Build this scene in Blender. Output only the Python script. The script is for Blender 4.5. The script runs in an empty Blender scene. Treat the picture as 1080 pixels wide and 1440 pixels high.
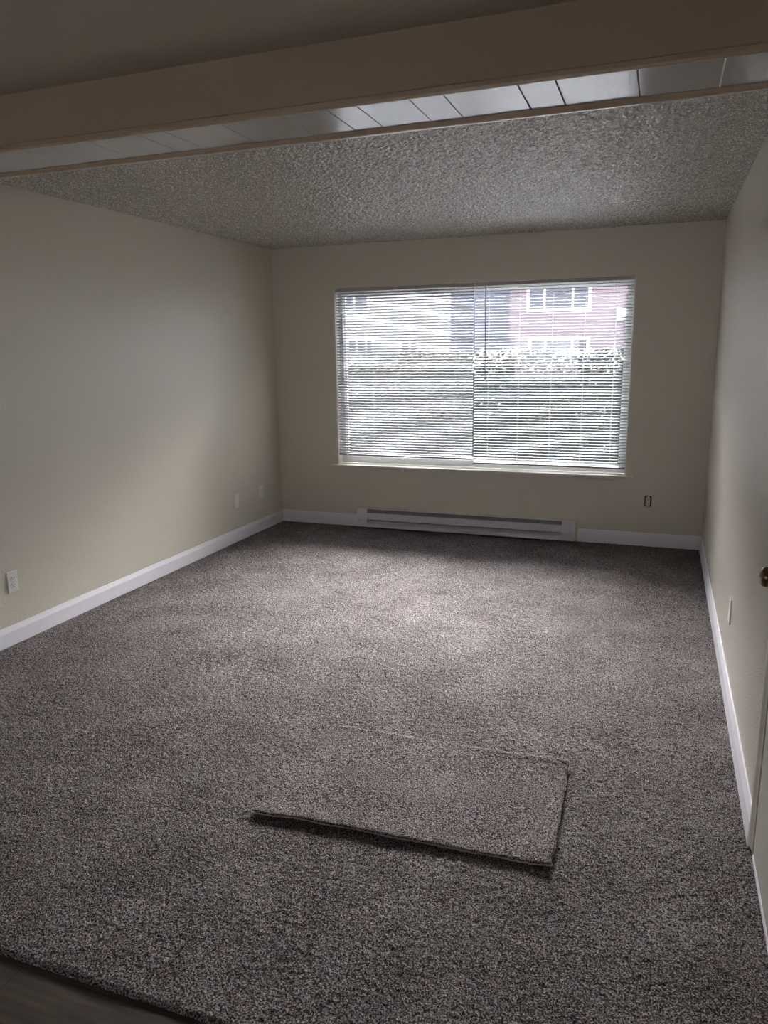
import bpy, bmesh, math, random
from mathutils import Vector, Matrix, noise
random.seed(7)
C = bpy.context.scene.collection
PI = math.pi

# ------------------------------------------------------------------ camera
W, H = 3.654, 2.44                    # living room width and ceiling height; far wall y=0, left wall x=0
yaw, pitch, roll = 0.35174, -0.212638, -0.0144297
fwd = Vector((-math.sin(yaw)*math.cos(pitch), math.cos(yaw)*math.cos(pitch), math.sin(pitch)))
r0 = Vector((math.cos(yaw), math.sin(yaw), 0)); u0 = r0.cross(fwd)
rt = math.cos(roll)*r0 + math.sin(roll)*u0
up = -math.sin(roll)*r0 + math.cos(roll)*u0
cam_d = bpy.data.cameras.new('camera'); cam = bpy.data.objects.new('camera', cam_d); C.objects.link(cam)
M3 = Matrix((rt, up, -fwd)).transposed()
cam.matrix_world = Matrix.Translation((3.30045, -6.21408, 1.57170)) @ M3.to_4x4()
cam_d.sensor_fit = 'HORIZONTAL'; cam_d.sensor_width = 36; cam_d.lens = 1063.556/1080*36
cam_d.clip_start = 0.02; cam_d.clip_end = 300
bpy.context.scene.camera = cam

# ------------------------------------------------------------------ light and exposure
vs = bpy.context.scene.view_settings
vs.view_transform = 'Standard'; vs.look = 'None'; vs.gamma = 1; vs.exposure = 0.42
try: vs.use_curve_mapping = False
except Exception: pass
SKY = 6.0
w = bpy.data.worlds.new('overcast_sky'); bpy.context.scene.world = w; w.use_nodes = True
bg = w.node_tree.nodes['Background']; bg.inputs[0].default_value = (0.88, 0.90, 1.0, 1); bg.inputs[1].default_value = SKY
pl = bpy.data.lights.new('window_portal', 'AREA'); pl.shape = 'RECTANGLE'; pl.size = 2.47; pl.size_y = 1.52
pl.cycles.is_portal = True
po = bpy.data.objects.new('window_portal', pl); C.objects.link(po)
po.location = (1.82, 0.165, 1.32); po.rotation_euler = (-PI/2, 0, 0)
sl = bpy.data.lights.new('veiled_sun', 'SUN'); sl.energy = 72; sl.angle = math.radians(70); sl.color = (1.0, .985, .96)
so = bpy.data.objects.new('veiled_sun', sl); C.objects.link(so); so.location = (4, 20, 20)
sd = Vector((.06, -math.cos(math.radians(49)), -math.sin(math.radians(49))))
so.rotation_euler = sd.to_track_quat('-Z', 'Y').to_euler()
kl = bpy.data.lights.new('added_beam_fill', 'AREA'); kl.shape = 'RECTANGLE'; kl.size = 1.3; kl.size_y = .9  # added unseen area light, brightens the near face of the beam
kl.energy = 1.1; kl.color = (1.0, .86, .70)
ko = bpy.data.objects.new('added_beam_fill', kl); C.objects.link(ko); ko.location = (1.2, -8.15, 1.35); ko.rotation_euler = (PI/2, 0, 0)
cy = bpy.context.scene.cycles
cy.max_bounces = 16; cy.diffuse_bounces = 10; cy.glossy_bounces = 6; cy.transparent_max_bounces = 16
cy.sample_clamp_indirect = 12.0
cy.use_denoising = True
try: cy.denoiser = 'OPENIMAGEDENOISE'; cy.denoising_input_passes = 'RGB_ALBEDO_NORMAL'
except Exception: pass

# ------------------------------------------------------------------ materials
class Mat:
    def __init__(s, name, col=(.8,.8,.8), rough=.6, ior=None, metal=0, spec=None):
        s.m = bpy.data.materials.new(name); s.m.use_nodes = True; s.t = s.m.node_tree
        s.b = s.t.nodes['Principled BSDF']
        s.b.inputs['Base Color'].default_value = (*col, 1); s.b.inputs['Roughness'].default_value = rough
        s.b.inputs['Metallic'].default_value = metal
        if ior: s.b.inputs['IOR'].default_value = ior
        if spec is not None: s.b.inputs['Specular IOR Level'].default_value = spec
    def n(s, kind, **k):
        x = s.t.nodes.new(kind)
        for a, b in k.items(): setattr(x, a, b)
        return x
    def link(s, a, b): s.t.links.new(a, b)
    def coord(s, scale=(1,1,1), rot=(0,0,0)):
        g = s.n('ShaderNodeNewGeometry'); mp = s.n('ShaderNodeMapping')
        mp.inputs['Scale'].default_value = scale; mp.inputs['Rotation'].default_value = rot
        s.link(g.outputs['Position'], mp.inputs['Vector']); return mp.outputs['Vector']
    def noise(s, vec, scale, detail=2, rough=.5):
        x = s.n('ShaderNodeTexNoise'); x.inputs['Scale'].default_value = scale
        x.inputs['Detail'].default_value = detail; x.inputs['Roughness'].default_value = rough
        s.link(vec, x.inputs['Vector']); return x
    def ramp(s, fac, stops):
        x = s.n('ShaderNodeValToRGB'); e = x.color_ramp.elements
        while len(e) < len(stops): e.new(.5)
        for i, (p, c) in enumerate(stops):
            e[i].position = p; e[i].color = (*c, 1) if len(c) == 3 else c
        s.link(fac, x.inputs['Fac']); return x.outputs['Color']
    def bump(s, h, dist, strength=1.0, normal=None):
        x = s.n('ShaderNodeBump'); x.inputs['Distance'].default_value = dist; x.inputs['Strength'].default_value = strength
        s.link(h, x.inputs['Height'])
        if normal is not None: s.link(normal, x.inputs['Normal'])
        return x.outputs['Normal']
    def setn(s, nrm): s.link(nrm, s.b.inputs['Normal'])

def wall_paint(name, col, rough, bd, ior=1.5):
    m = Mat(name, col, rough, ior)
    v = m.coord()
    a = m.noise(v, 110, 3, .55)
    b = m.noise(v, 22, 2)
    n1 = m.bump(b.outputs['Fac'], .0015, .5)
    m.setn(m.bump(a.outputs['Fac'], bd, 1, n1))
    return m.m
M = {}
M['wall'] = wall_paint('beige_wall_paint', (.66, .62, .52), .36, .0022)
M['wall_sheen'] = wall_paint('beige_satin_wall_paint', (.65, .61, .53), .27, .0038, 1.7)
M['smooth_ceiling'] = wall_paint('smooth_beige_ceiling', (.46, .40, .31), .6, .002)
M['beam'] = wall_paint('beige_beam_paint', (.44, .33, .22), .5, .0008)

def popcorn():
    m = Mat('popcorn_ceiling', (.66, .63, .56), .2, 1.9)
    v = m.coord()
    a = m.noise(v, 85, 4, .65)
    vo = m.n('ShaderNodeTexVoronoi'); vo.inputs['Scale'].default_value = 130; m.link(v, vo.inputs['Vector'])
    mx = m.n('ShaderNodeMath', operation='SUBTRACT'); m.link(a.outputs['Fac'], mx.inputs[0])
    ml = m.n('ShaderNodeMath', operation='MULTIPLY'); ml.inputs[1].default_value = .45
    m.link(vo.outputs['Distance'], ml.inputs[0]); m.link(ml.outputs[0], mx.inputs[1])
    g = m.noise(v, 170, 3, .7)
    m.link(m.ramp(g.outputs['Fac'], [(.44, (.33,.31,.265)), (.54, (.55,.52,.45)), (.60, (.97,.95,.90))]), m.b.inputs['Base Color'])  # crumb flecks, with the ceiling's window sparkle put into their colour
    m.setn(m.bump(mx.outputs[0], .004, .9))
    return m.m
M['popcorn'] = popcorn()

def carpet(name, tint=(1,1,1), gain=.68):
    m = Mat(name, (.1,.1,.1), .95, 1.4, spec=.15)
    v = m.coord()
    a = m.noise(v, 210, 3, .7)
    big = m.noise(v, 3.2, 3, .6)
    vo = m.n('ShaderNodeTexVoronoi'); vo.inputs['Scale'].default_value = 170; m.link(v, vo.inputs['Vector'])
    # thread colours: dark brown, taupe, pale grey
    ad = m.n('ShaderNodeMath', operation='MULTIPLY_ADD'); ad.inputs[1].default_value = .11; 
    m.link(big.outputs['Fac'], ad.inputs[0]); m.link(a.outputs['Fac'], ad.inputs[2])
    sub = m.n('ShaderNodeMath', operation='SUBTRACT'); sub.inputs[1].default_value = .055
    m.link(ad.outputs[0], sub.inputs[0])
    g = gain
    c = m.ramp(sub.outputs[0], [(.41, tuple(g*x*y for x, y in zip((.030,.021,.020), tint))), (.475, tuple(g*x*y for x, y in zip((.105,.078,.077), tint))),
                                (.53, tuple(g*x*y for x, y in zip((.265,.222,.222), tint))), (.60, tuple(g*x*y for x, y in zip((.60,.55,.56), tint)))])
    hu = m.noise(v, 120, 2, .6)
    hc = m.ramp(hu.outputs['Fac'], [(.40, (1.08,.97,.93)), (.60, (.90,1.0,1.07))])
    hm = m.n('ShaderNodeMixRGB', blend_type='MULTIPLY'); hm.inputs[0].default_value = 1
    m.link(c, hm.inputs[1]); m.link(hc, hm.inputs[2]); m.link(hm.outputs[0], m.b.inputs['Base Color'])
    mx = m.n('ShaderNodeMath', operation='SUBTRACT'); m.link(a.outputs['Fac'], mx.inputs[0])
    ml = m.n('ShaderNodeMath', operation='MULTIPLY'); ml.inputs[1].default_value = .8
    m.link(vo.outputs['Distance'], ml.inputs[0]); m.link(ml.outputs[0], mx.inputs[1])
    m.setn(m.bump(mx.outputs[0], .003, .7))
    return m.m
M['carpet'] = carpet('taupe_fleck_carpet', (.985,1.0,.97))
M['scrap'] = carpet('taupe_fleck_carpet_scrap', (1.01,1.0,.985), .74)
M['backing'] = Mat('carpet_backing', (.66,.61,.55), .9).m

def wood():
    m = Mat('dark_plank_floor', (.05,.04,.03), .45)
    v = m.coord()
    br = m.n('ShaderNodeTexBrick'); br.inputs['Scale'].default_value = 1; br.inputs['Brick Width'].default_value = 1.2
    br.inputs['Row Height'].default_value = .15; br.inputs['Mortar Size'].default_value = .0012
    br.inputs['Color1'].default_value = (.06,.048,.040,1); br.inputs['Color2'].default_value = (.045,.036,.03,1)
    br.inputs['Mortar'].default_value = (.008,.006,.005,1); m.link(v, br.inputs['Vector'])
    g = m.noise(m.coord((3, 30, 3)), 1.6, 5, .6)
    r = m.ramp(g.outputs['Fac'], [(.3, (.45,.42,.40)), (.7, (1.5,1.45,1.35))])
    mx = m.n('ShaderNodeMixRGB', blend_type='MULTIPLY'); mx.inputs[0].default_value = 1
    m.link(br.outputs['Color'], mx.inputs[1]); m.link(r, mx.inputs[2]); m.link(mx.outputs[0], m.b.inputs['Base Color'])
    m.setn(m.bump(g.outputs['Fac'], .001, .6)); return m.m
M['wood'] = wood()
M['white_trim'] = Mat('white_trim_paint', (.82,.81,.86), .35).m
M['white_sill'] = Mat('white_sill_paint', (.72,.70,.64), .35).m
M['board_edge'] = Mat('glossy_board_edge', (.74,.72,.66), .15, 2.6).m
def board():
    m = Mat('glossy_painted_board', (.46,.46,.45), .07, 3.2)
    v = m.coord((1, 1, 1)); n_ = m.noise(v, 6, 2); f = m.noise(m.coord((60, 6, 1)), 2, 2)
    m.setn(m.bump(f.outputs['Fac'], .0006, .5, m.bump(n_.outputs['Fac'], .003, .25))); return m.m
M['board'] = board()
M['seam'] = Mat('dark_seam', (.06,.05,.04), .7).m
M['seam_white'] = Mat('white_seam_filler', (.85,.85,.82), .5).m
M['heater'] = Mat('heater_white_enamel', (.74,.73,.78), .35).m
M['heater_dark'] = Mat('heater_inner_steel', (.30,.29,.30), .45).m
M['black'] = Mat('black_recess', (.012,.010,.009), .8).m
M['plate'] = Mat('white_plastic_plate', (.80,.79,.75), .35).m
M['plate_tan'] = Mat('painted_plate', (.62,.59,.52), .4).m
M['yoke'] = Mat('receptacle_plastic', (.62,.58,.50), .4).m
M['screw'] = Mat('steel_screw', (.5,.5,.5), .3, metal=1).m
M['bronze'] = Mat('aged_bronze', (.20,.14,.07), .22, metal=1).m
M['door'] = wall_paint('door_paint', (.52,.49,.44), .35, .0006)
M['casing'] = Mat('door_casing_paint', (.53,.49,.42), .4).m
M['vinyl'] = Mat('white_vinyl_frame', (.72,.74,.74), .35).m
M['clear_cord'] = Mat('white_cord', (.8,.8,.82), .6).m
M['wand'] = Mat('smoky_wand_plastic', (.38,.39,.42), .25).m
M['rail_shaded'] = Mat('shaded_bottom_rail_enamel', (.22,.20,.19), .4).m  # backlit shade of the bottom rail put into its colour
M['rail'] = Mat('shaded_head_rail_enamel', (.36,.35,.34), .4).m  # head rail darkened in colour for its shade against the window
def slat_mat():
    m = Mat('white_vinyl_slat', (.68,.70,.74), .7, spec=.04)
    tr = m.n('ShaderNodeBsdfTranslucent'); tr.inputs[0].default_value = (.70,.73,.80,1)
    mx = m.n('ShaderNodeMixShader'); mx.inputs[0].default_value = .12
    m.link(m.b.outputs[0], mx.inputs[1]); m.link(tr.outputs[0], mx.inputs[2])
    m.link(mx.outputs[0], m.t.nodes['Material Output'].inputs['Surface']); return m.m
M['slat'] = slat_mat()
def glass_mat():
    m = Mat('window_glass'); t = m.n('ShaderNodeBsdfTransparent'); t.inputs[0].default_value = (.95,.95,.96,1)
    g = m.n('ShaderNodeBsdfGlossy'); g.inputs['Roughness'].default_value = .01
    fr = m.n('ShaderNodeFresnel'); fr.inputs[0].default_value = 1.45
    mx = m.n('ShaderNodeMixShader'); m.link(fr.outputs[0], mx.inputs[0]); m.link(t.outputs[0], mx.inputs[1]); m.link(g.outputs[0], mx.inputs[2])
    tl = m.n('ShaderNodeBsdfTranslucent'); tl.inputs[0].default_value = (.78,.87,1,1)     # faint bluish haze put into the pane in place of glare
    dm = m.n('ShaderNodeMixShader'); dm.inputs[0].default_value = .002; m.link(mx.outputs[0], dm.inputs[1]); m.link(tl.outputs[0], dm.inputs[2])
    m.link(dm.outputs[0], m.t.nodes['Material Output'].inputs['Surface']); return m.m
M['glass'] = glass_mat()
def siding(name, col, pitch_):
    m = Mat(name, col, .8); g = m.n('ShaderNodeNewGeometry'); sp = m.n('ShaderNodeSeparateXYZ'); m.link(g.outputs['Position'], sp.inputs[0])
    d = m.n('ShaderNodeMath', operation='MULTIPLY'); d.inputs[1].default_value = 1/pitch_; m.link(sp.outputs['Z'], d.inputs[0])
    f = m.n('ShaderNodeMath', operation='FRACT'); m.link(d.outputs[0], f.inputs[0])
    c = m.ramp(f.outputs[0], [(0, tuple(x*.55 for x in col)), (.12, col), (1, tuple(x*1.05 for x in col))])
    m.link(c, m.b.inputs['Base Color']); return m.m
M['pink'] = siding('mauve_pink_siding', (.17,.13,.15), .2)
M['pale'] = siding('pale_cream_siding', (.27,.26,.25), .25)
M['slate'] = siding('slate_blue_siding', (.085,.095,.125), .25)
M['out_white'] = Mat('outdoor_white_trim', (.5,.5,.48), .6).m
M['out_glass'] = Mat('distant_window_glass', (.03,.035,.05), .08).m
M['roof'] = Mat('grey_shingle_roof', (.10,.10,.10), .9).m
M['asphalt'] = Mat('outdoor_asphalt', (.12,.12,.12), .9).m
def leafm(name, c1, c2):
    m = Mat(name, c1, .85, spec=.08); oi = m.n('ShaderNodeTexNoise'); oi.inputs['Scale'].default_value = 9; m.link(m.coord(), oi.inputs['Vector'])
    m.link(m.ramp(oi.outputs['Fac'], [(.35, c1), (.65, c2)]), m.b.inputs['Base Color']); return m.m
M['hedge'] = leafm('hedge_leaves', (.012,.016,.015), (.030,.040,.034))
M['hedge_pale'] = leafm('pale_hedge_leaves', (.05,.056,.045), (.12,.13,.11))
M['hedge_core'] = Mat('hedge_inner_twigs', (.014,.014,.010), .9).m
M['blossom'] = Mat('cream_blossom', (.34,.34,.31), .6).m
M['bark'] = Mat('tree_bark', (.08,.06,.045), .9).m
M['grass'] = leafm('lawn', (.045,.055,.035), (.08,.09,.055))

# ------------------------------------------------------------------ mesh helpers
def link(name, bm, mat, parent=None, smooth=False, bevel=0):
    me = bpy.data.meshes.new(name); bm.normal_update(); bm.to_mesh(me); bm.free()
    for m in (mat if isinstance(mat, (list, tuple)) else [mat]): me.materials.append(M[m])
    if smooth:
        for p in me.polygons: p.use_smooth = True
    o = bpy.data.objects.new(name, me); C.objects.link(o)
    if parent is not None: o.parent = parent
    if bevel:
        b = o.modifiers.new('bevel', 'BEVEL'); b.width = bevel; b.segments = 2; b.limit_method = 'ANGLE'
    return o
def box(bm, x0, x1, y0, y1, z0, z1, mi=0):
    v = [bm.verts.new((x, y, z)) for x in (x0, x1) for y in (y0, y1) for z in (z0, z1)]
    for f in ((0,1,3,2), (4,6,7,5), (0,4,5,1), (2,3,7,6), (0,2,6,4), (1,5,7,3)):
        bm.faces.new([v[i] for i in f]).material_index = mi
    return v
def prism(bm, prof, axis, a, b):
    """extrude a closed 2-D profile along an axis: 'x' profile=(y,z), 'y' profile=(x,z)"""
    def P(t, q): return (t, q[0], q[1]) if axis == 'x' else (q[0], t, q[1]) if axis == 'y' else (q[0], q[1], t)
    A = [bm.verts.new(P(a, q)) for q in prof]; B = [bm.verts.new(P(b, q)) for q in prof]
    n = len(prof)
    for i in range(n): bm.faces.new((A[i], A[(i+1) % n], B[(i+1) % n], B[i]))
    bm.faces.new(A[::-1]); bm.faces.new(B)
    bmesh.ops.recalc_face_normals(bm, faces=bm.faces[:])
def tube(bm, p0, p1, r, seg=10):
    p0, p1 = Vector(p0), Vector(p1); d = (p1-p0).normalized()
    a = d.orthogonal().normalized(); b = d.cross(a)
    A = [bm.verts.new(p0 + r*(math.cos(t)*a + math.sin(t)*b)) for t in [2*PI*i/seg for i in range(seg)]]
    B = [bm.verts.new(p1 + r*(math.cos(t)*a + math.sin(t)*b)) for t in [2*PI*i/seg for i in range(seg)]]
    for i in range(seg): bm.faces.new((A[i], A[(i+1) % seg], B[(i+1) % seg], B[i]))
    bm.faces.new(A[::-1]); bm.faces.new(B)
def lathe(bm, prof, origin, axis, seg=28):
    """prof: (distance along axis, radius)"""
    o = Vector(origin); d = Vector(axis).normalized(); a = d.orthogonal().normalized(); b = d.cross(a)
    rings = [[bm.verts.new(o + d*h + max(r, 1e-4)*(math.cos(2*PI*i/seg)*a + math.sin(2*PI*i/seg)*b)) for i in range(seg)] for h, r in prof]
    for A, B in zip(rings, rings[1:]):
        for i in range(seg): bm.faces.new((A[i], A[(i+1) % seg], B[(i+1) % seg], B[i]))
    bm.faces.new(rings[0][::-1]); bm.faces.new(rings[-1])
def tag(o, label=None, cat=None, group=None, kind=None):
    for k, v in (('label', label), ('category', cat), ('group', group), ('kind', kind)):
        if v: o[k] = v
    return o
def empty(name, loc, label, cat, group=None, kind=None):
    o = bpy.data.objects.new(name, None); C.objects.link(o); o.location = loc; o.empty_display_size = .1
    return tag(o, label, cat, group, kind)
def nb(): return bmesh.new()
def boxes(name, mat, parent, lst, **k):
    bm = nb()
    for q in lst: box(bm, *q)
    return link(name, bm, mat, parent, **k)

import numpy as np
def field(name, mat, x0, x1, y0, y1, z, cell, fn, parent=None, flip=False, edge=None):
    nx = int(round((x1-x0)/cell)); ny = int(round((y1-y0)/cell))
    X, Y = np.meshgrid(np.linspace(x0, x1, nx+1), np.linspace(y0, y1, ny+1))
    Z = z + fn(X, Y)
    if edge is not None: edge(X, Y, Z)
    co = np.stack([X, Y, Z], -1).reshape(-1, 3).astype(np.float32)
    i = np.arange(ny)[:, None]*(nx+1) + np.arange(nx)[None, :]
    q = np.stack([i, i+1, i+nx+2, i+nx+1], -1).reshape(-1, 4)
    if flip: q = q[:, ::-1]
    me = bpy.data.meshes.new(name); nf = len(q)
    me.vertices.add(len(co)); me.vertices.foreach_set('co', co.ravel())
    me.loops.add(nf*4); me.loops.foreach_set('vertex_index', q.ravel().astype(np.int32))
    me.polygons.add(nf); me.polygons.foreach_set('loop_start', np.arange(0, nf*4, 4, dtype=np.int32)); me.polygons.foreach_set('loop_total', np.full(nf, 4, np.int32))
    me.update(calc_edges=True); me.validate()
    me.polygons.foreach_set('use_smooth', np.ones(nf, bool)); me.materials.append(M[mat])
    o = bpy.data.objects.new(name, me); C.objects.link(o)
    if parent is not None: o.parent = parent
    return o
rng = np.random.default_rng(5)
def smooth_noise(X, Y, cell):
    """value noise on a lattice of the given cell size, cosine blended"""
    U, V = X/cell+50, Y/cell+50
    i, j = np.floor(U).astype(int), np.floor(V).astype(int); fu, fv = U-i, V-j
    fu, fv = fu*fu*(3-2*fu), fv*fv*(3-2*fv)
    i -= i.min(); j -= j.min(); G = rng.random((j.max()+2, i.max()+2))
    return (G[j, i]*(1-fu)+G[j, i+1]*fu)*(1-fv) + (G[j+1, i]*(1-fu)+G[j+1, i+1]*fu)*fv - .5

# ------------------------------------------------------------------ room shell
YB, YE = -8.2, -4.94      # back wall, edge of the carpet
XK = -2.6                 # the dining side opens to the left behind the camera
BY0, BY1, BZ = -3.945, -3.685, 2.28   # beam: near and far edge, underside
# window opening
wx0, wx1, wz0, wz1 = .585, 3.063, .565, 2.085
TH = .16
o = boxes('wall_far', 'wall', None, [(-.12, wx0, 0, TH, -.05, 2.6), (wx1, W+.12, 0, TH, -.05, 2.6), (wx0, wx1, 0, TH, -.05, wz0-.028), (wx0, wx1, 0, TH, wz1, 2.6)])
tag(o, 'beige far wall around the wide window above the heater', 'wall', kind='structure')
o = boxes('wall_left', 'wall', None, [(-.12, 0, -5.0, 0, -.05, 2.6)]); tag(o, 'pale grey-beige long wall with three low wall plates', 'wall', kind='structure')
# right wall with the door opening
DY0, DY1, DZ = -4.70, -3.89, 2.03
o = boxes('wall_right', 'wall_sheen', None, [(W, W+.12, DY1, 0, -.05, 2.6), (W, W+.12, YB, DY0, -.05, 2.6), (W, W+.12, DY0, DY1, DZ, 2.6)])
tag(o, 'beige wall beside the carpet with the bronze door knob', 'wall', kind='structure')
o = boxes('wall_back', 'wall', None, [(XK-.12, .55, YB-.12, YB, -.05, 2.6), (1.85, W+.12, YB-.12, YB, -.05, 2.6), (.55, 1.85, YB-.12, YB, -.05, .9), (.55, 1.85, YB-.12, YB, 1.8, 2.6)]); tag(o, 'beige wall behind the dark plank floor', 'wall', kind='structure')
o = boxes('wall_side', 'wall', None, [(XK-.12, XK, YB, -5.0, -.05, 2.6)]); tag(o, 'beige side wall of the dining end', 'wall', kind='structure')
o = boxes('wall_divider', 'wall', None, [(XK-.12, -.12, -5.0, -4.88, -.05, 2.6)]); tag(o, 'beige wall return of the dining end', 'wall', kind='structure')
def pop(X, Y):
    n = smooth_noise(X, Y, .011) + .6*smooth_noise(X, Y, .006); n = np.clip(n+.12, 0, 1)
    return -.0105*n - .0015*smooth_noise(X, Y, .05)
o = field('ceiling', 'popcorn', -.02, W+.02, BY1-.03, .02, H, .0055, pop, flip=True)
bx_ = boxes('ceiling', 'smooth_ceiling', None, [(-.12, W+.12, BY1-.03, .16, H+.02, H+.1)]); tag(bx_, 'ceiling slab over the carpeted room', 'ceiling', kind='structure')
if 1: tag(o, 'textured popcorn ceiling over the carpeted room', 'ceiling', kind='structure')
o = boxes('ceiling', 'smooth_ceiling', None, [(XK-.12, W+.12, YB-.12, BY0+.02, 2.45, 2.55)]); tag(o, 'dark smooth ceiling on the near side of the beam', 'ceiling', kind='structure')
# floors
def pile(X, Y):
    return .007*smooth_noise(X, Y, .6) + .003*smooth_noise(X, Y, .12) + .0045*smooth_noise(X, Y, .008) + .003*rng.random(X.shape) - .003
def ragged(X, Y, Z):
    Y[0] += .010*rng.random(Y[0].shape) - .004; Z[0] -= .028; Z[1] -= .006
o = field('floor', 'carpet', 0, W, YE, 0, 0, .0058, pile, edge=ragged);  tag(o, 'wall-to-wall taupe flecked carpet', 'carpet', kind='structure')
o = boxes('floor', 'wood', None, [(XK-.1, W+.1, YB-.1, YE+.03, -.08, -.014)]); tag(o, 'dark wood plank floor meeting the carpet edge', 'floor', kind='structure')
boxes('subfloor_slab', 'asphalt', None, [(-.1, W+.1, YE+.03, .16, -.16, -.03)])
bpy.data.objects['subfloor_slab'].name = 'floor.002'
tag(bpy.data.objects['floor.002'], 'concrete slab under the carpet', 'floor', kind='structure')

# baseboards: 11 cm, eased top
BH, BT = .108, .014
prof = [(0, 0), (BT, 0), (BT, BH*.74), (BT*.75, BH*.84), (BT*.42, BH), (0, BH)]
def bb(name, axis, a, b, off, sgn, label):
    bm = nb(); prism(bm, [(off + sgn*p[0], p[1]) for p in prof], axis, a, b)
    return tag(link(name, bm, 'white_trim'), label, 'baseboard', kind='structure')
bb('baseboard_left', 'y', -4.98, -BT, 0, 1, 'long white baseboard under the pale wall with three plates')
bm = nb(); prism(bm, [(-p[0], p[1]) for p in prof], 'x', .0, .772)
tag(link('baseboard_far', bm, 'white_trim'), 'short white baseboard between the corner and the heater', 'baseboard', kind='structure')
bm = nb(); prism(bm, [(-p[0], p[1]) for p in prof], 'x', 2.712, W)
tag(link('baseboard_far', bm, 'white_trim'), 'short white baseboard below the bare receptacle', 'baseboard', kind='structure')
bb('baseboard_right', 'y', -3.812, -BT, W, -1, 'white baseboard running to the door casing')

# beam: painted box, thin trim lips and the glossy boards underneath
beam = empty('trim_1', (W/2, (BY0+BY1)/2, BZ), 'beige ceiling beam with a glossy white boarded underside', 'beam', kind='structure')
def rel(o, p=None):
    """keep world coordinates while parented to an empty placed at its base"""
    o.location = -(p or o.parent.location); return o
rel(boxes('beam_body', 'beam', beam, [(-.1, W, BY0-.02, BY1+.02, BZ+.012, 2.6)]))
bm = nb(); prism(bm, [(BY0-.024, BZ+.030), (BY0-.024, BZ+.012), (BY0-.021, BZ+.010), (BY0-.024, BZ+.008), (BY0-.022, BZ-.003), (BY0, BZ-.005), (BY0, BZ+.030)], 'x', -.1, W)
rel(link('edge_trim', bm, 'beam', beam))
bm = nb(); prism(bm, [(BY0, BZ+.012), (BY0, BZ-.0056), (BY0+.005, BZ-.0050), (BY0+.005, BZ+.012)], 'x', -.1, W)
rel(link('edge_bead', bm, 'board_edge', beam))
bm = nb(); prism(bm, [(BY1, BZ+.012), (BY1, BZ-.001), (BY1+.022, BZ-.010), (BY1+.026, BZ-.010), (BY1+.026, BZ+.02)], 'x', -.1, W)
rel(link('edge_trim', bm, 'beam', beam))
bm = nb(); prism(bm, [(BY1+.026, BZ+.02), (BY1+.026, BZ-.012), (BY1+.0365, BZ-.012), (BY1+.0365, BZ+.02)], 'x', -.1, W)
rel(link('edge_bead', bm, 'board_edge', beam))
J = [-.1, .35, .78, 1.09, 1.393, 1.603, 1.708, 1.92, 2.14, 2.294, 2.392, 2.556, 2.659, 2.873, 2.976, 3.188, 3.401, W]
for i, (a, b) in enumerate(zip(J, J[1:])):
    g = .0018
    bm = nb(); box(bm, a+g, b-g, BY0+.003, BY1-.001, BZ, BZ+.010)
    o = link('glossy_board', bm, 'board', beam, bevel=.0012); rel(o)
    # each board sits very slightly out of level, as fitted
    t = (random.random()-.5)*.006
    c = Vector(((a+b)/2, (BY0+BY1)/2, BZ+.005))
    o.matrix_parent_inverse = Matrix.Identity(4)
    Rm = Matrix.Translation(c) @ Matrix.Rotation(t, 4, 'Y') @ Matrix.Translation(-c)
    o.data.transform(Rm)
rel(boxes('board_seam', 'seam', beam, [(x-.0018, x+.0018, BY0+.003, BY1-.001, BZ+.0015, BZ+.010) for x in J[1:-2]]))
rel(boxes('board_seam', 'seam_white', beam, [(J[-2]-.0022, J[-2]+.0022, BY0+.003, BY1-.001, BZ-.0006, BZ+.010)]))

# ------------------------------------------------------------------ window (frame, panes, sill)
win = empty('window_1', (1.82, .1, wz0), 'wide white-framed window behind two blinds', 'window', kind='structure')
Y0, Y1 = .085, .15
fr = [(wx0, wx0+.05, Y0, Y1, wz0, wz1), (wx1-.05, wx1, Y0, Y1, wz0, wz1), (wx0+.05, wx1-.05, Y0, Y1, wz0, wz0+.062), (wx0+.05, wx1-.05, Y0, Y1, wz1-.045, wz1)]
rel(boxes('window_frame', 'vinyl', win, fr, bevel=.003))
def sash(x0, x1, ya, yb):
    z0, z1 = wz0+.062, wz1-.045; t = .016
    return rel(boxes('sash', 'vinyl', win, [(x0, x0+t, ya, yb, z0, z1), (x1-t, x1, ya, yb, z0, z1), (x0+t, x1-t, ya, yb, z0, z0+t), (x0+t, x1-t, ya, yb, z1-t, z1)]))
sash(wx0+.05, wx1-.05, .10, .12)
rel(boxes('glass_pane', 'glass', win, [(wx0+.066, wx1-.066, .108, .112, wz0+.078, wz1-.061)]))
rel(boxes('window_jamb', 'white_sill', win, [(wx0, wx0+.006, .001, Y0, wz0, wz1), (wx1-.006, wx1, .001, Y0, wz0, wz1)]))
bm = nb(); prism(bm, [(-.036, wz0-.004), (-.040, wz0-.010), (-.036, wz0-.024), (-.030, wz0-.028), (Y0, wz0-.028), (Y0, wz0)], 'x', wx0-.058, wx1+.058)
rel(link('window_sill', bm, 'white_sill', win))

kw = empty('added_window', (1.2, YB, .9), 'small added window behind the viewer, unseen, around the added beam light', 'window', kind='structure')  # added out of view to frame the light that brightens the beam
rel(boxes('window_frame', 'vinyl', kw, [(.55, .6, YB-.12, YB-.0, .9, 1.8), (1.8, 1.85, YB-.12, YB, .9, 1.8), (.6, 1.8, YB-.12, YB, .9, .94), (.6, 1.8, YB-.12, YB, 1.76, 1.8)]))
rel(boxes('glass_pane', 'glass', kw, [(.6, 1.8, YB-.09, YB-.085, .94, 1.76)]))

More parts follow.
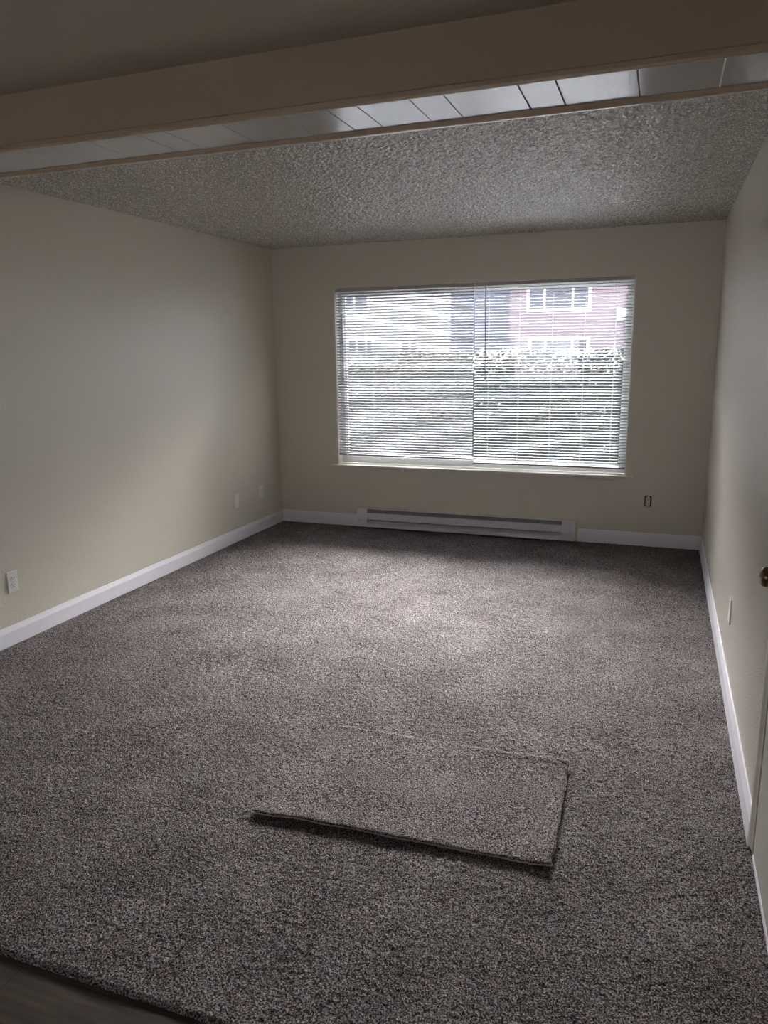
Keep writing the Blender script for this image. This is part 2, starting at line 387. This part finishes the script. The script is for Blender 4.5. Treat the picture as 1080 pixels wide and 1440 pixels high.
# ------------------------------------------------------------------ blinds
def blind(x0, x1, zb, tilt, wand_x, cords, brk, label, n_s):
    top = 2.082; yc = .030
    root = empty('mini_blind', ((x0+x1)/2, yc, top), label, 'blind', 'mini blinds in the window')
    L = lambda o: rel(o)
    # head rail: U channel
    bm = nb(); hr = .026
    prism(bm, [(yc-.0135, top), (yc-.0135, top-hr), (yc+.0135, top-hr), (yc+.0135, top), (yc+.0115, top), (yc+.0115, top-hr+.002), (yc-.0115, top-hr+.002), (yc-.0115, top)], 'x', x0+.002, x1-.002)
    L(link('head_rail', bm, 'rail', root))
    # slats: cambered strips
    bm = nb(); zt = top-hr-.018; step = (zt-(zb+.014))/(n_s-1); hw = .0125
    for k in range(n_s):
        z = zt - k*step; prev = None; tt = tilt + random.uniform(-.025, .025)
        xs = [x0+.004, x1-.004]
        sag = random.uniform(-.0004, .0004)
        pts = []
        for i in range(6):
            s = -1 + 2*i/5
            yy, zz = s*hw, .0016*(1-s*s)
            pts.append((yc + yy*math.cos(tt) - zz*math.sin(tt), z + yy*math.sin(tt) + zz*math.cos(tt)))
        cols = []
        for xx in (xs[0], (xs[0]*2+xs[1])/3, (xs[0]+2*xs[1])/3, xs[1]):
            d = sag if xx not in xs else 0
            cols.append([bm.verts.new((xx, y, zq+d)) for y, zq in pts])
        for A, B in zip(cols, cols[1:]):
            for i in range(5): bm.faces.new((A[i], B[i], B[i+1], A[i+1]))
    o = L(link('slats', bm, 'slat', root, smooth=True))
    s = o.modifiers.new('thickness', 'SOLIDIFY'); s.thickness = .0005; s.offset = 0
    bm = nb(); prism(bm, [(yc-.012, zb-.009), (yc-.009, zb-.011), (yc+.009, zb-.011), (yc+.012, zb-.009), (yc+.012, zb+.004), (yc-.012, zb+.004)], 'x', x0+.004, x1-.004)
    br = L(link('bottom_rail', bm, 'rail_shaded', root))
    for c in cords:
        bm = nb()
        for dy in (-.0132, .0132): tube(bm, (c, yc+dy, top-hr), (c, yc+dy, zb), .0006, 5)
        for k in range(n_s): box(bm, c-.0005, c+.0005, yc-.013, yc+.013, zt-k*step-.0035, zt-k*step-.003)
        tube(bm, (c+.004, yc, top-hr), (c+.004, yc, zb), .0007, 5)
        L(link('ladder_cord', bm, 'clear_cord', root))
        bm = nb(); box(bm, c-.010, c+.010, yc-.0126, yc-.005, zb-.0130, zb-.0100); L(link('rail_button', bm, 'plate', root))
    bm = nb(); tube(bm, (wand_x, yc-.020, 2.045), (wand_x+.004, yc-.017, 1.325), .0042, 6)
    tube(bm, (wand_x+.004, yc-.017, 1.325), (wand_x+.004, yc-.017, 1.30), .0052, 8)
    wd = L(link('tilt_wand', bm, 'wand', root))
    bm = nb(); tube(bm, (wand_x, yc-.020, 2.045), (wand_x, yc-.012, 2.062), .0015, 6); L(link('wand_hook', bm, 'screw', root))
    for c in brk:
        bm = nb(); box(bm, c-.015, c+.015, yc-.017, yc+.015, top-.004, top+.0025); box(bm, c-.009, c+.009, yc-.018, yc-.0145, top-.008, top)
        L(link('mounting_bracket', bm, 'wand', root))
    return root
blind(wx0+.006, 1.817, .650, math.radians(33), .650, [.70, .93, 1.16, 1.41, 1.66], [.63, 1.18, 1.66], 'shorter white mini blind ending above the sill, beside the corner of the pale wall', 60)
blind(1.822, wx1-.007, .618, math.radians(17), 1.915, [1.94, 2.19, 2.45, 2.70, 2.93], [1.96, 2.42, 2.93], 'longer white mini blind, hedge and pink building visible between its slats', 61)

# ------------------------------------------------------------------ baseboard heater
hx0, hx1, hd, hh = .787, 2.69, .065, .178
ht = empty('baseboard_heater', ((hx0+hx1)/2, 0, 0), 'long low white electric baseboard heater under the window', 'heater')
hz = .012
bm = nb(); box(bm, hx0+.004, hx1-.004, -.006, 0, hz, hh); box(bm, hx0+.004, hx1-.004, -.03, -.006, hz, hz+.004)
rel(link('back_plate', bm, 'heater', ht))
bm = nb(); prism(bm, [(-.004, hh), (-.004, hh+.003), (-.058, hh+.003), (-.0615, hh-.001), (-.0615, hh-.004), (-.058, hh)], 'x', hx0, hx1); rel(link('top_panel', bm, 'heater', ht))
bm = nb(); prism(bm, [(-.065, .082), (-.065, .136), (-.058, .141), (-.054, .139), (-.060, .134), (-.060, .084), (-.052, .079), (-.054, .076)], 'x', hx0+.09, hx1-.10); rel(link('front_panel', bm, 'heater', ht))
bm = nb(); prism(bm, [(-.065, hz), (-.065, .038), (-.050, .047), (-.048, .044), (-.060, .036), (-.060, hz+.003), (-.006, hz+.003), (-.006, hz)], 'x', hx0+.002, hx1-.002); rel(link('bottom_lip', bm, 'heater', ht))
for a, b in ((hx0, hx0+.095), (hx1-.10, hx1)):
    bm = nb(); box(bm, a, b, -.0665, -.004, .070, hh+.002)
    e = rel(link('end_cap', bm, 'heater', ht, bevel=.002))
    bm = nb(); box(bm, a+.003, b-.003, -.0635, -.004, hz, .0655); rel(link('end_cap', bm, 'heater', ht))
    c = a+.05 if a == hx0 else a+.04
    bm = nb(); lathe(bm, [(0, .004), (.0015, .004), (.0025, .002)], (c+.012, -.0635, .040), (0, -1, 0), 12); rel(link('screw', bm, 'screw', ht))
    bm = nb(); lathe(bm, [(0, .0025), (.001, .0025)], (c-.014, -.0635, .040), (0, -1, 0), 10); rel(link('screw', bm, 'wand', ht))
# element with fins and the deflector
bm = nb(); tube(bm, (hx0+.09, -.032, .092), (hx1-.09, -.032, .092), .007, 8)
x = hx0+.12
while x < hx1-.13: box(bm, x, x+.0012, -.052, -.014, .066, .118); x += .009
rel(link('heating_element', bm, 'heater_dark', ht))
bm = nb(); prism(bm, [(-.050, .128), (-.008, .168), (-.008, .171), (-.053, .130)], 'x', hx0+.09, hx1-.10); rel(link('deflector', bm, 'heater_dark', ht))
for c in (hx0+.27, hx1-.30):
    bm = nb(); lathe(bm, [(0, .0045), (.002, .0045), (.003, .002)], (c, -.034, .1475), (0, -.7, .7), 12); rel(link('screw', bm, 'black', ht))

# ------------------------------------------------------------------ wall plates and receptacles
def rotp(face):   # local (u = along wall, v = up, d = out of wall) -> world
    return {'left': lambda c, u, v, d: (c[0]+d, c[1]+u, c[2]+v), 'right': lambda c, u, v, d: (c[0]-d, c[1]-u, c[2]+v), 'far': lambda c, u, v, d: (c[0]+u, c[1]-d, c[2]+v)}[face]
def lbox(bm, F, c, u0, u1, v0, v1, d0, d1):
    vv = [bm.verts.new(F(c, u, v, d)) for u in (u0, u1) for v in (v0, v1) for d in (d0, d1)]
    for f in ((0,1,3,2), (4,6,7,5), (0,4,5,1), (2,3,7,6), (0,2,6,4), (1,5,7,3)): bm.faces.new([vv[i] for i in f])
    bmesh.ops.recalc_face_normals(bm, faces=bm.faces[:])
def disc(bm, F, c, u, v, d0, d1, ru, rv, seg=20, flat=1.0):
    A = []; B = []
    for i in range(seg):
        t = 2*PI*i/seg; uu = max(-ru*flat, min(ru*flat, ru*math.cos(t)*1.0)); q = rv*math.sin(t)
        A.append(bm.verts.new(F(c, u+uu, v+q, d0))); B.append(bm.verts.new(F(c, u+uu, v+q, d1)))
    for i in range(seg): bm.faces.new((A[i], A[(i+1) % seg], B[(i+1) % seg], B[i]))
    bm.faces.new(A); bm.faces.new(B); bmesh.ops.recalc_face_normals(bm, faces=bm.faces[:])
def duplex(parent, F, c, d, mat='plate'):
    for v in (.0195, -.0195):
        bm = nb(); disc(bm, F, c, 0, v, d-.001, d+.0022, .0172, .0145, 24, .98)
        s = link('socket', bm, mat, parent); rel(s)
        bm = nb(); lbox(bm, F, c, -.0075, -.0050, v-.001, v+.008, d+.0020, d+.0026); lbox(bm, F, c, .0050, .0073, v, v+.007, d+.0020, d+.0026)
        disc(bm, F, c, 0, v-.0075, d+.0020, d+.0026, .0026, .0026, 12)
        k = link('slot', bm, 'black', s)
def plate(face, c, label, kind, cat='outlet', mat='plate'):
    F = rotp(face); c = Vector(c)
    root = empty('wall_outlet' if kind == 'duplex' else 'blank_wall_plate', c, label, cat)
    bm = nb(); lbox(bm, F, c, -.036, .036, -.059, .059, 0, .0065)
    pl_ = rel(link('cover_plate', bm, mat, root, bevel=.003))
    if kind == 'duplex':
        duplex(root, F, c, .0065, mat)
        bm = nb(); disc(bm, F, c, 0, 0, .0065, .0078, .003, .003, 12); rel(link('screw', bm, 'screw', root))
    else:
        for v in (.042, -.042):
            bm = nb(); disc(bm, F, c, 0, v, .0065, .0078, .003, .003, 12); rel(link('screw', bm, 'screw', root))
    return root
plate('left', (0, -3.174, .348), 'white duplex outlet low on the pale wall, the one nearest the viewer', 'duplex')
plate('left', (0, -.386, .345), 'white duplex outlet low on the pale wall, next to the far corner', 'duplex')
plate('left', (0, -.81, .345), 'blank white wall plate between the two duplex outlets', 'blank', 'wall plate')
plate('right', (W, -.198, .354), 'small painted plate seen edge-on beside the far corner of the door wall', 'blank', 'wall plate', 'plate_tan')
plate('right', (W, -2.576, .375), 'pale plate seen edge-on above the baseboard, nearer the door knob', 'blank', 'wall plate')
# bare receptacle, its cover plate missing
F = rotp('far'); c = Vector((3.242, 0, .363))
rc = empty('bare_receptacle', c, 'uncovered duplex receptacle in a dark wall cut-out beside the window', 'outlet')
bm = nb(); lbox(bm, F, c, -.025, .027, -.042, .043, .0002, .0012); rel(link('box_opening_shade', bm, 'black', rc))  # flat black sheet on the wall stands in for the shaded box opening
bm = nb(); lbox(bm, F, c, -.010, .010, -.050, .050, .001, .0035)
for v in (.047, -.047): disc(bm, F, c, 0, v, .001, .0035, .019, .007, 16)
rel(link('yoke', bm, 'screw', rc))
bm = nb(); lbox(bm, F, c, -.0165, .0165, -.034, .034, .0012, .006); rel(link('receptacle_body', bm, 'yoke', rc, bevel=.002))
duplex(rc, F, c, .007, 'yoke')

# ------------------------------------------------------------------ door in the near right wall
door = empty('door_1', (W, (DY0+DY1)/2, 0), 'painted flush door with a bronze knob at the frame edge', 'door', kind='structure')
rel(boxes('door_leaf', 'door', door, [(W-.006, W+.034, DY0+.003, DY1-.003, .030, DZ-.003)], bevel=.002))
rel(boxes('door_frame', 'casing', door, [(W-.0, W+.12, DY1-.0029, DY1, .02, DZ), (W, W+.12, DY0, DY0+.0029, .02, DZ), (W, W+.12, DY0, DY1, DZ-.0029, DZ)]))
def casing_prof(s, e): return None
cw = .062
bm = nb()
for ya, yb, s in ((DY1+.003, DY1+.003+cw, 1), (DY0-.003-cw, DY0-.003, -1)):
    inner, outer = (ya, yb) if s == 1 else (yb, ya)
    pr = [(W, inner), (W-.008, inner), (W-.010, inner+s*.018), (W-.015, inner+s*.040), (W-.015, outer-s*.004), (W-.011, outer), (W, outer)]
    prism(bm, pr, 'z', .028, DZ+cw)
box(bm, W-.013, W, DY0-.003, DY1+.003, DZ+.003, DZ+.003+cw)
rel(link('door_casing', bm, 'casing', door))
rel(boxes('door_sweep', 'white_trim', door, [(W-.008, W+.03, DY0+.004, DY1-.006, .010, .029)]))
ky, kz = -3.988, .945
bm = nb(); lathe(bm, [(0, .033), (.003, .033), (.006, .029), (.008, .014), (.022, .011), (.030, .013), (.036, .022), (.044, .0275), (.052, .0285), (.060, .025), (.065, .016), (.067, .003)], (W-.006, ky, kz), (-1, 0, 0))
rel(link('door_knob', bm, 'bronze', door, smooth=True))
bm = nb(); box(bm, W-.008, W+.0, DY1-.006, DY1-.0032, kz-.028, kz+.028); rel(link('latch_plate', bm, 'bronze', door))
o = boxes('floor', 'seam', None, [(W-.001, W+.12, DY0, DY1+.075, -.05, .001)]); tag(o, 'dark carpet edge strip under the door', 'threshold', kind='structure')
o = boxes('wall_closet', 'wall', None, [(W+.12, W+.16, DY0-.3, DY1+.3, -.05, 2.3)]); tag(o, 'closet wall behind the door', 'wall', kind='structure')

# ------------------------------------------------------------------ loose carpet offcut
cA, cA2, cB, cC = Vector((2.052, -4.179)), Vector((2.085, -3.521)), Vector((3.047, -3.501)), Vector((3.065, -4.126))
sc = empty('carpet_scrap', (2.56, -3.83, 0), 'loose rectangular offcut of the same taupe carpet lying on the carpet', 'carpet')
NU, NV = 170, 110
def scrap_pt(u, v, top):
    p = (cA*(1-u)+cC*u)*(1-v) + (cA2*(1-u)+cB*u)*v
    e = Vector((noise.noise(Vector((u*9, v*9, 5))), noise.noise(Vector((u*9, v*9, 9)))))*.006
    j = Vector((noise.noise(Vector((u*70, v*60, 15))), noise.noise(Vector((u*70, v*60, 19)))))*.004
    p = p + e + j
    lift = .009*math.exp(-((v)/.10)**2)*(.55+.45*math.sin(u*5.0+.3)) + .006*math.exp(-((1-u)/.06)**2)*(.6+.4*math.sin(v*6)) + .004*noise.noise(Vector((u*3, v*3, 1)))
    lift += .005*math.exp(-((1-v)/.05)**2)*(.75+.25*math.sin(u*7+1))
    z = .0055 + max(lift, -.001)
    if top:
        e_ = min(u, 1-u, v*.65, (1-v)*.65); z += .0062 - .0026*math.exp(-e_/.004) + .0022*random.random() + .002*noise.noise(Vector((p.x*110, p.y*110, 0)))
    return (p.x, p.y, z)
def grid(bm, top, inset=0):
    g = [[bm.verts.new(scrap_pt(i/NU if top else -.0025+1.005*i/NU, j/NV if top else -.004+1.008*j/NV, top)) for i in range(NU+1)] for j in range(NV+1)]
    for j in range(NV):
        for i in range(NU):
            q = (g[j][i], g[j][i+1], g[j+1][i+1], g[j+1][i]); bm.faces.new(q if top else q[::-1])
    return g
bm = nb(); T = grid(bm, True)
def skirt(bm, T, frac):
    ring = [T[0][i] for i in range(NU+1)] + [T[j][NU] for j in range(1, NV+1)] + [T[NV][i] for i in range(NU-1, -1, -1)] + [T[j][0] for j in range(NV-1, 0, -1)]
    low = [bm.verts.new((v.co.x, v.co.y, v.co.z - frac)) for v in ring]
    n = len(ring)
    for i in range(n): bm.faces.new((ring[(i+1) % n], ring[i], low[i], low[(i+1) % n]))
skirt(bm, T, .0008)
rel(link('pile', bm, 'scrap', sc, smooth=True))
bm = nb(); B_ = grid(bm, False)
ring = [B_[0][i] for i in range(NU+1)] + [B_[j][NU] for j in range(1, NV+1)] + [B_[NV][i] for i in range(NU-1, -1, -1)] + [B_[j][0] for j in range(NV-1, 0, -1)]
hi = [bm.verts.new((v.co.x, v.co.y, v.co.z+.0024)) for v in ring]
for i in range(len(ring)): bm.faces.new((hi[(i+1) % len(ring)], hi[i], ring[i], ring[(i+1) % len(ring)]))
rel(link('backing', bm, 'backing', sc))

# ------------------------------------------------------------------ outdoors
o = boxes('ground', 'grass', None, [(-40, 30, TH+.02, 70, -.35, -.25)]); tag(o, 'green lawn outside the window', 'lawn', kind='structure')
o = boxes('path', 'asphalt', None, [(-40, 30, 8, 16, -.25, -.235)]); tag(o, 'grey drive beyond the hedge', 'drive', kind='structure')
# outer face of this building
def house(name, x0, x1, y0, depth, z1, mat, wins, label, roof=True, trim=.16):
    r = empty(name, ((x0+x1)/2, y0+depth/2, -.25), label, 'building')
    bm = nb(); box(bm, x0, x1, y0, y0+depth, -.25, z1); rel(link('wall', bm, mat, r))
    if roof:
        bm = nb(); prism(bm, [(y0-.5, z1), (y0+depth/2, z1+1.6), (y0+depth+.5, z1), (y0+depth+.5, z1-.15), (y0-.5, z1-.15)], 'x', x0-.3, x1+.3); rel(link('roof', bm, 'roof', r))
    for (a, b, z0, zt, mull) in wins:
        bm = nb(); t = trim
        box(bm, a-t, a, y0-.08, y0, z0-t, zt+t); box(bm, b, b+t, y0-.08, y0, z0-t, zt+t); box(bm, a, b, y0-.08, y0, zt, zt+t); box(bm, a, b, y0-.08, y0, z0-t, z0)
        for q in mull: box(bm, q-.05, q+.05, y0-.07, y0-.01, z0, zt)
        f = link('window_frame', bm, 'out_white', r); rel(f)
        bm = nb(); box(bm, a, b, y0-.02, y0-.005, z0, zt); link('pane', bm, 'out_glass', f)
    return r
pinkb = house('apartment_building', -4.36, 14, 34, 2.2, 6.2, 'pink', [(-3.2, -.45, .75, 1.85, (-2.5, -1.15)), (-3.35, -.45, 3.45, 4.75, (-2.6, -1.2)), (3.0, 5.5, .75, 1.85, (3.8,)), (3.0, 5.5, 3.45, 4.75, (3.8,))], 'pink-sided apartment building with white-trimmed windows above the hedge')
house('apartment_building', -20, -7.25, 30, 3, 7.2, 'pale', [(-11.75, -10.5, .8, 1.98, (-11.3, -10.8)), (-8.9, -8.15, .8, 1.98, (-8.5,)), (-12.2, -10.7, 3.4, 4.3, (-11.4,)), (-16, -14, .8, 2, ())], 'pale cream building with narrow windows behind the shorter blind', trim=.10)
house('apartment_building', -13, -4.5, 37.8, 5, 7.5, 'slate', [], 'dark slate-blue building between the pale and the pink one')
bm = nb(); box(bm, .95, 1.45, 33.75, 34.0, 2.8, 3.36); box(bm, 1.0, 1.4, 33.70, 33.75, 2.86, 3.3)
rel(link('wall_vent', bm, 'out_white', pinkb))['label'] = 'small bright white vent box'

def leaf_cloud(name, mat, parent, n, region, size, seed, topw=0):
    """loose leaves scattered over the surface of a clipped hedge"""
    rnd = random.Random(seed); bm = nb(); x0, x1, y0, y1, z0, z1 = region
    for _ in range(n):
        x = rnd.uniform(x0, x1)
        wob = .07*noise.noise(Vector((x*2.1, 0, seed)))+.05*noise.noise(Vector((x*7, 2, seed)))
        if rnd.random() < topw: z = z1 + wob + abs(rnd.gauss(0, .035))-.03; y = rnd.uniform(y0, y1)
        else: z = z0 + (z1+wob-z0)*rnd.random(); y = y0 + rnd.uniform(-.07, .12) + .08*noise.noise(Vector((x*3, z*3, seed)))
        s = size*rnd.uniform(.6, 1.3)
        a = Vector((rnd.gauss(0,1), rnd.gauss(0,1), rnd.gauss(0,1))).normalized(); b = a.orthogonal().normalized(); c_ = a.cross(b)
        p = Vector((x, y, z))
        q = [p-b*s, p+c_*s*.5+a*s*.12, p+b*s, p-c_*s*.5+a*s*.12]
        bm.faces.new([bm.verts.new(v) for v in q])
    return link(name, bm, mat, parent)
def hedge(x0, x1, y0, y1, zt, mat, label, seed, nl, nblos, bx):
    h = empty('hedge', ((x0+x1)/2, (y0+y1)/2, -.25), label, 'hedge')
    bm = nb(); nxx = 60
    prev = None
    for i in range(nxx+1):
        x = x0+(x1-x0)*i/nxx; wob = .07*noise.noise(Vector((x*2.1, 0, seed)))
        col = [bm.verts.new(q) for q in ((x, y0+.05, -.25), (x, y0+.08, zt-.10+wob), (x, (y0+y1)/2, zt-.03+wob), (x, y1-.08, zt-.10+wob), (x, y1, -.25))]
        if prev:
            for k in range(4): bm.faces.new((prev[k], col[k], col[k+1], prev[k+1]))
        prev = col
    rel(link('branches', bm, 'hedge_core', h))
    rel(leaf_cloud('foliage', mat, h, nl, (x0, x1, y0, y1, -.2, zt-.02), .035, seed, .3))
    if nblos:
        b = leaf_cloud('blossoms', 'blossom', h, nblos, (bx[0], bx[1], y0-.03, y1, zt-.22, zt+.02), .026, seed+5, .55); rel(b); b['kind'] = 'stuff'
        b2 = leaf_cloud('blossoms', 'blossom', h, nblos//9, (bx[0], bx[1], y0-.05, y1, .2, zt-.2), .022, seed+9, 0); rel(b2); b2['kind'] = 'stuff'
    return h
hedge(.95, 3.6, 3.6, 4.5, 1.46, 'hedge', 'dark green hedge with cream blossoms along its top, behind the longer blind', 3, 15000, 1500, (.95, 3.6))
hedge(-3.2, .90, 4.2, 5.1, 1.45, 'hedge_pale', 'paler grey-green hedge behind the shorter blind', 11, 16000, 500, (-3.2, .95))
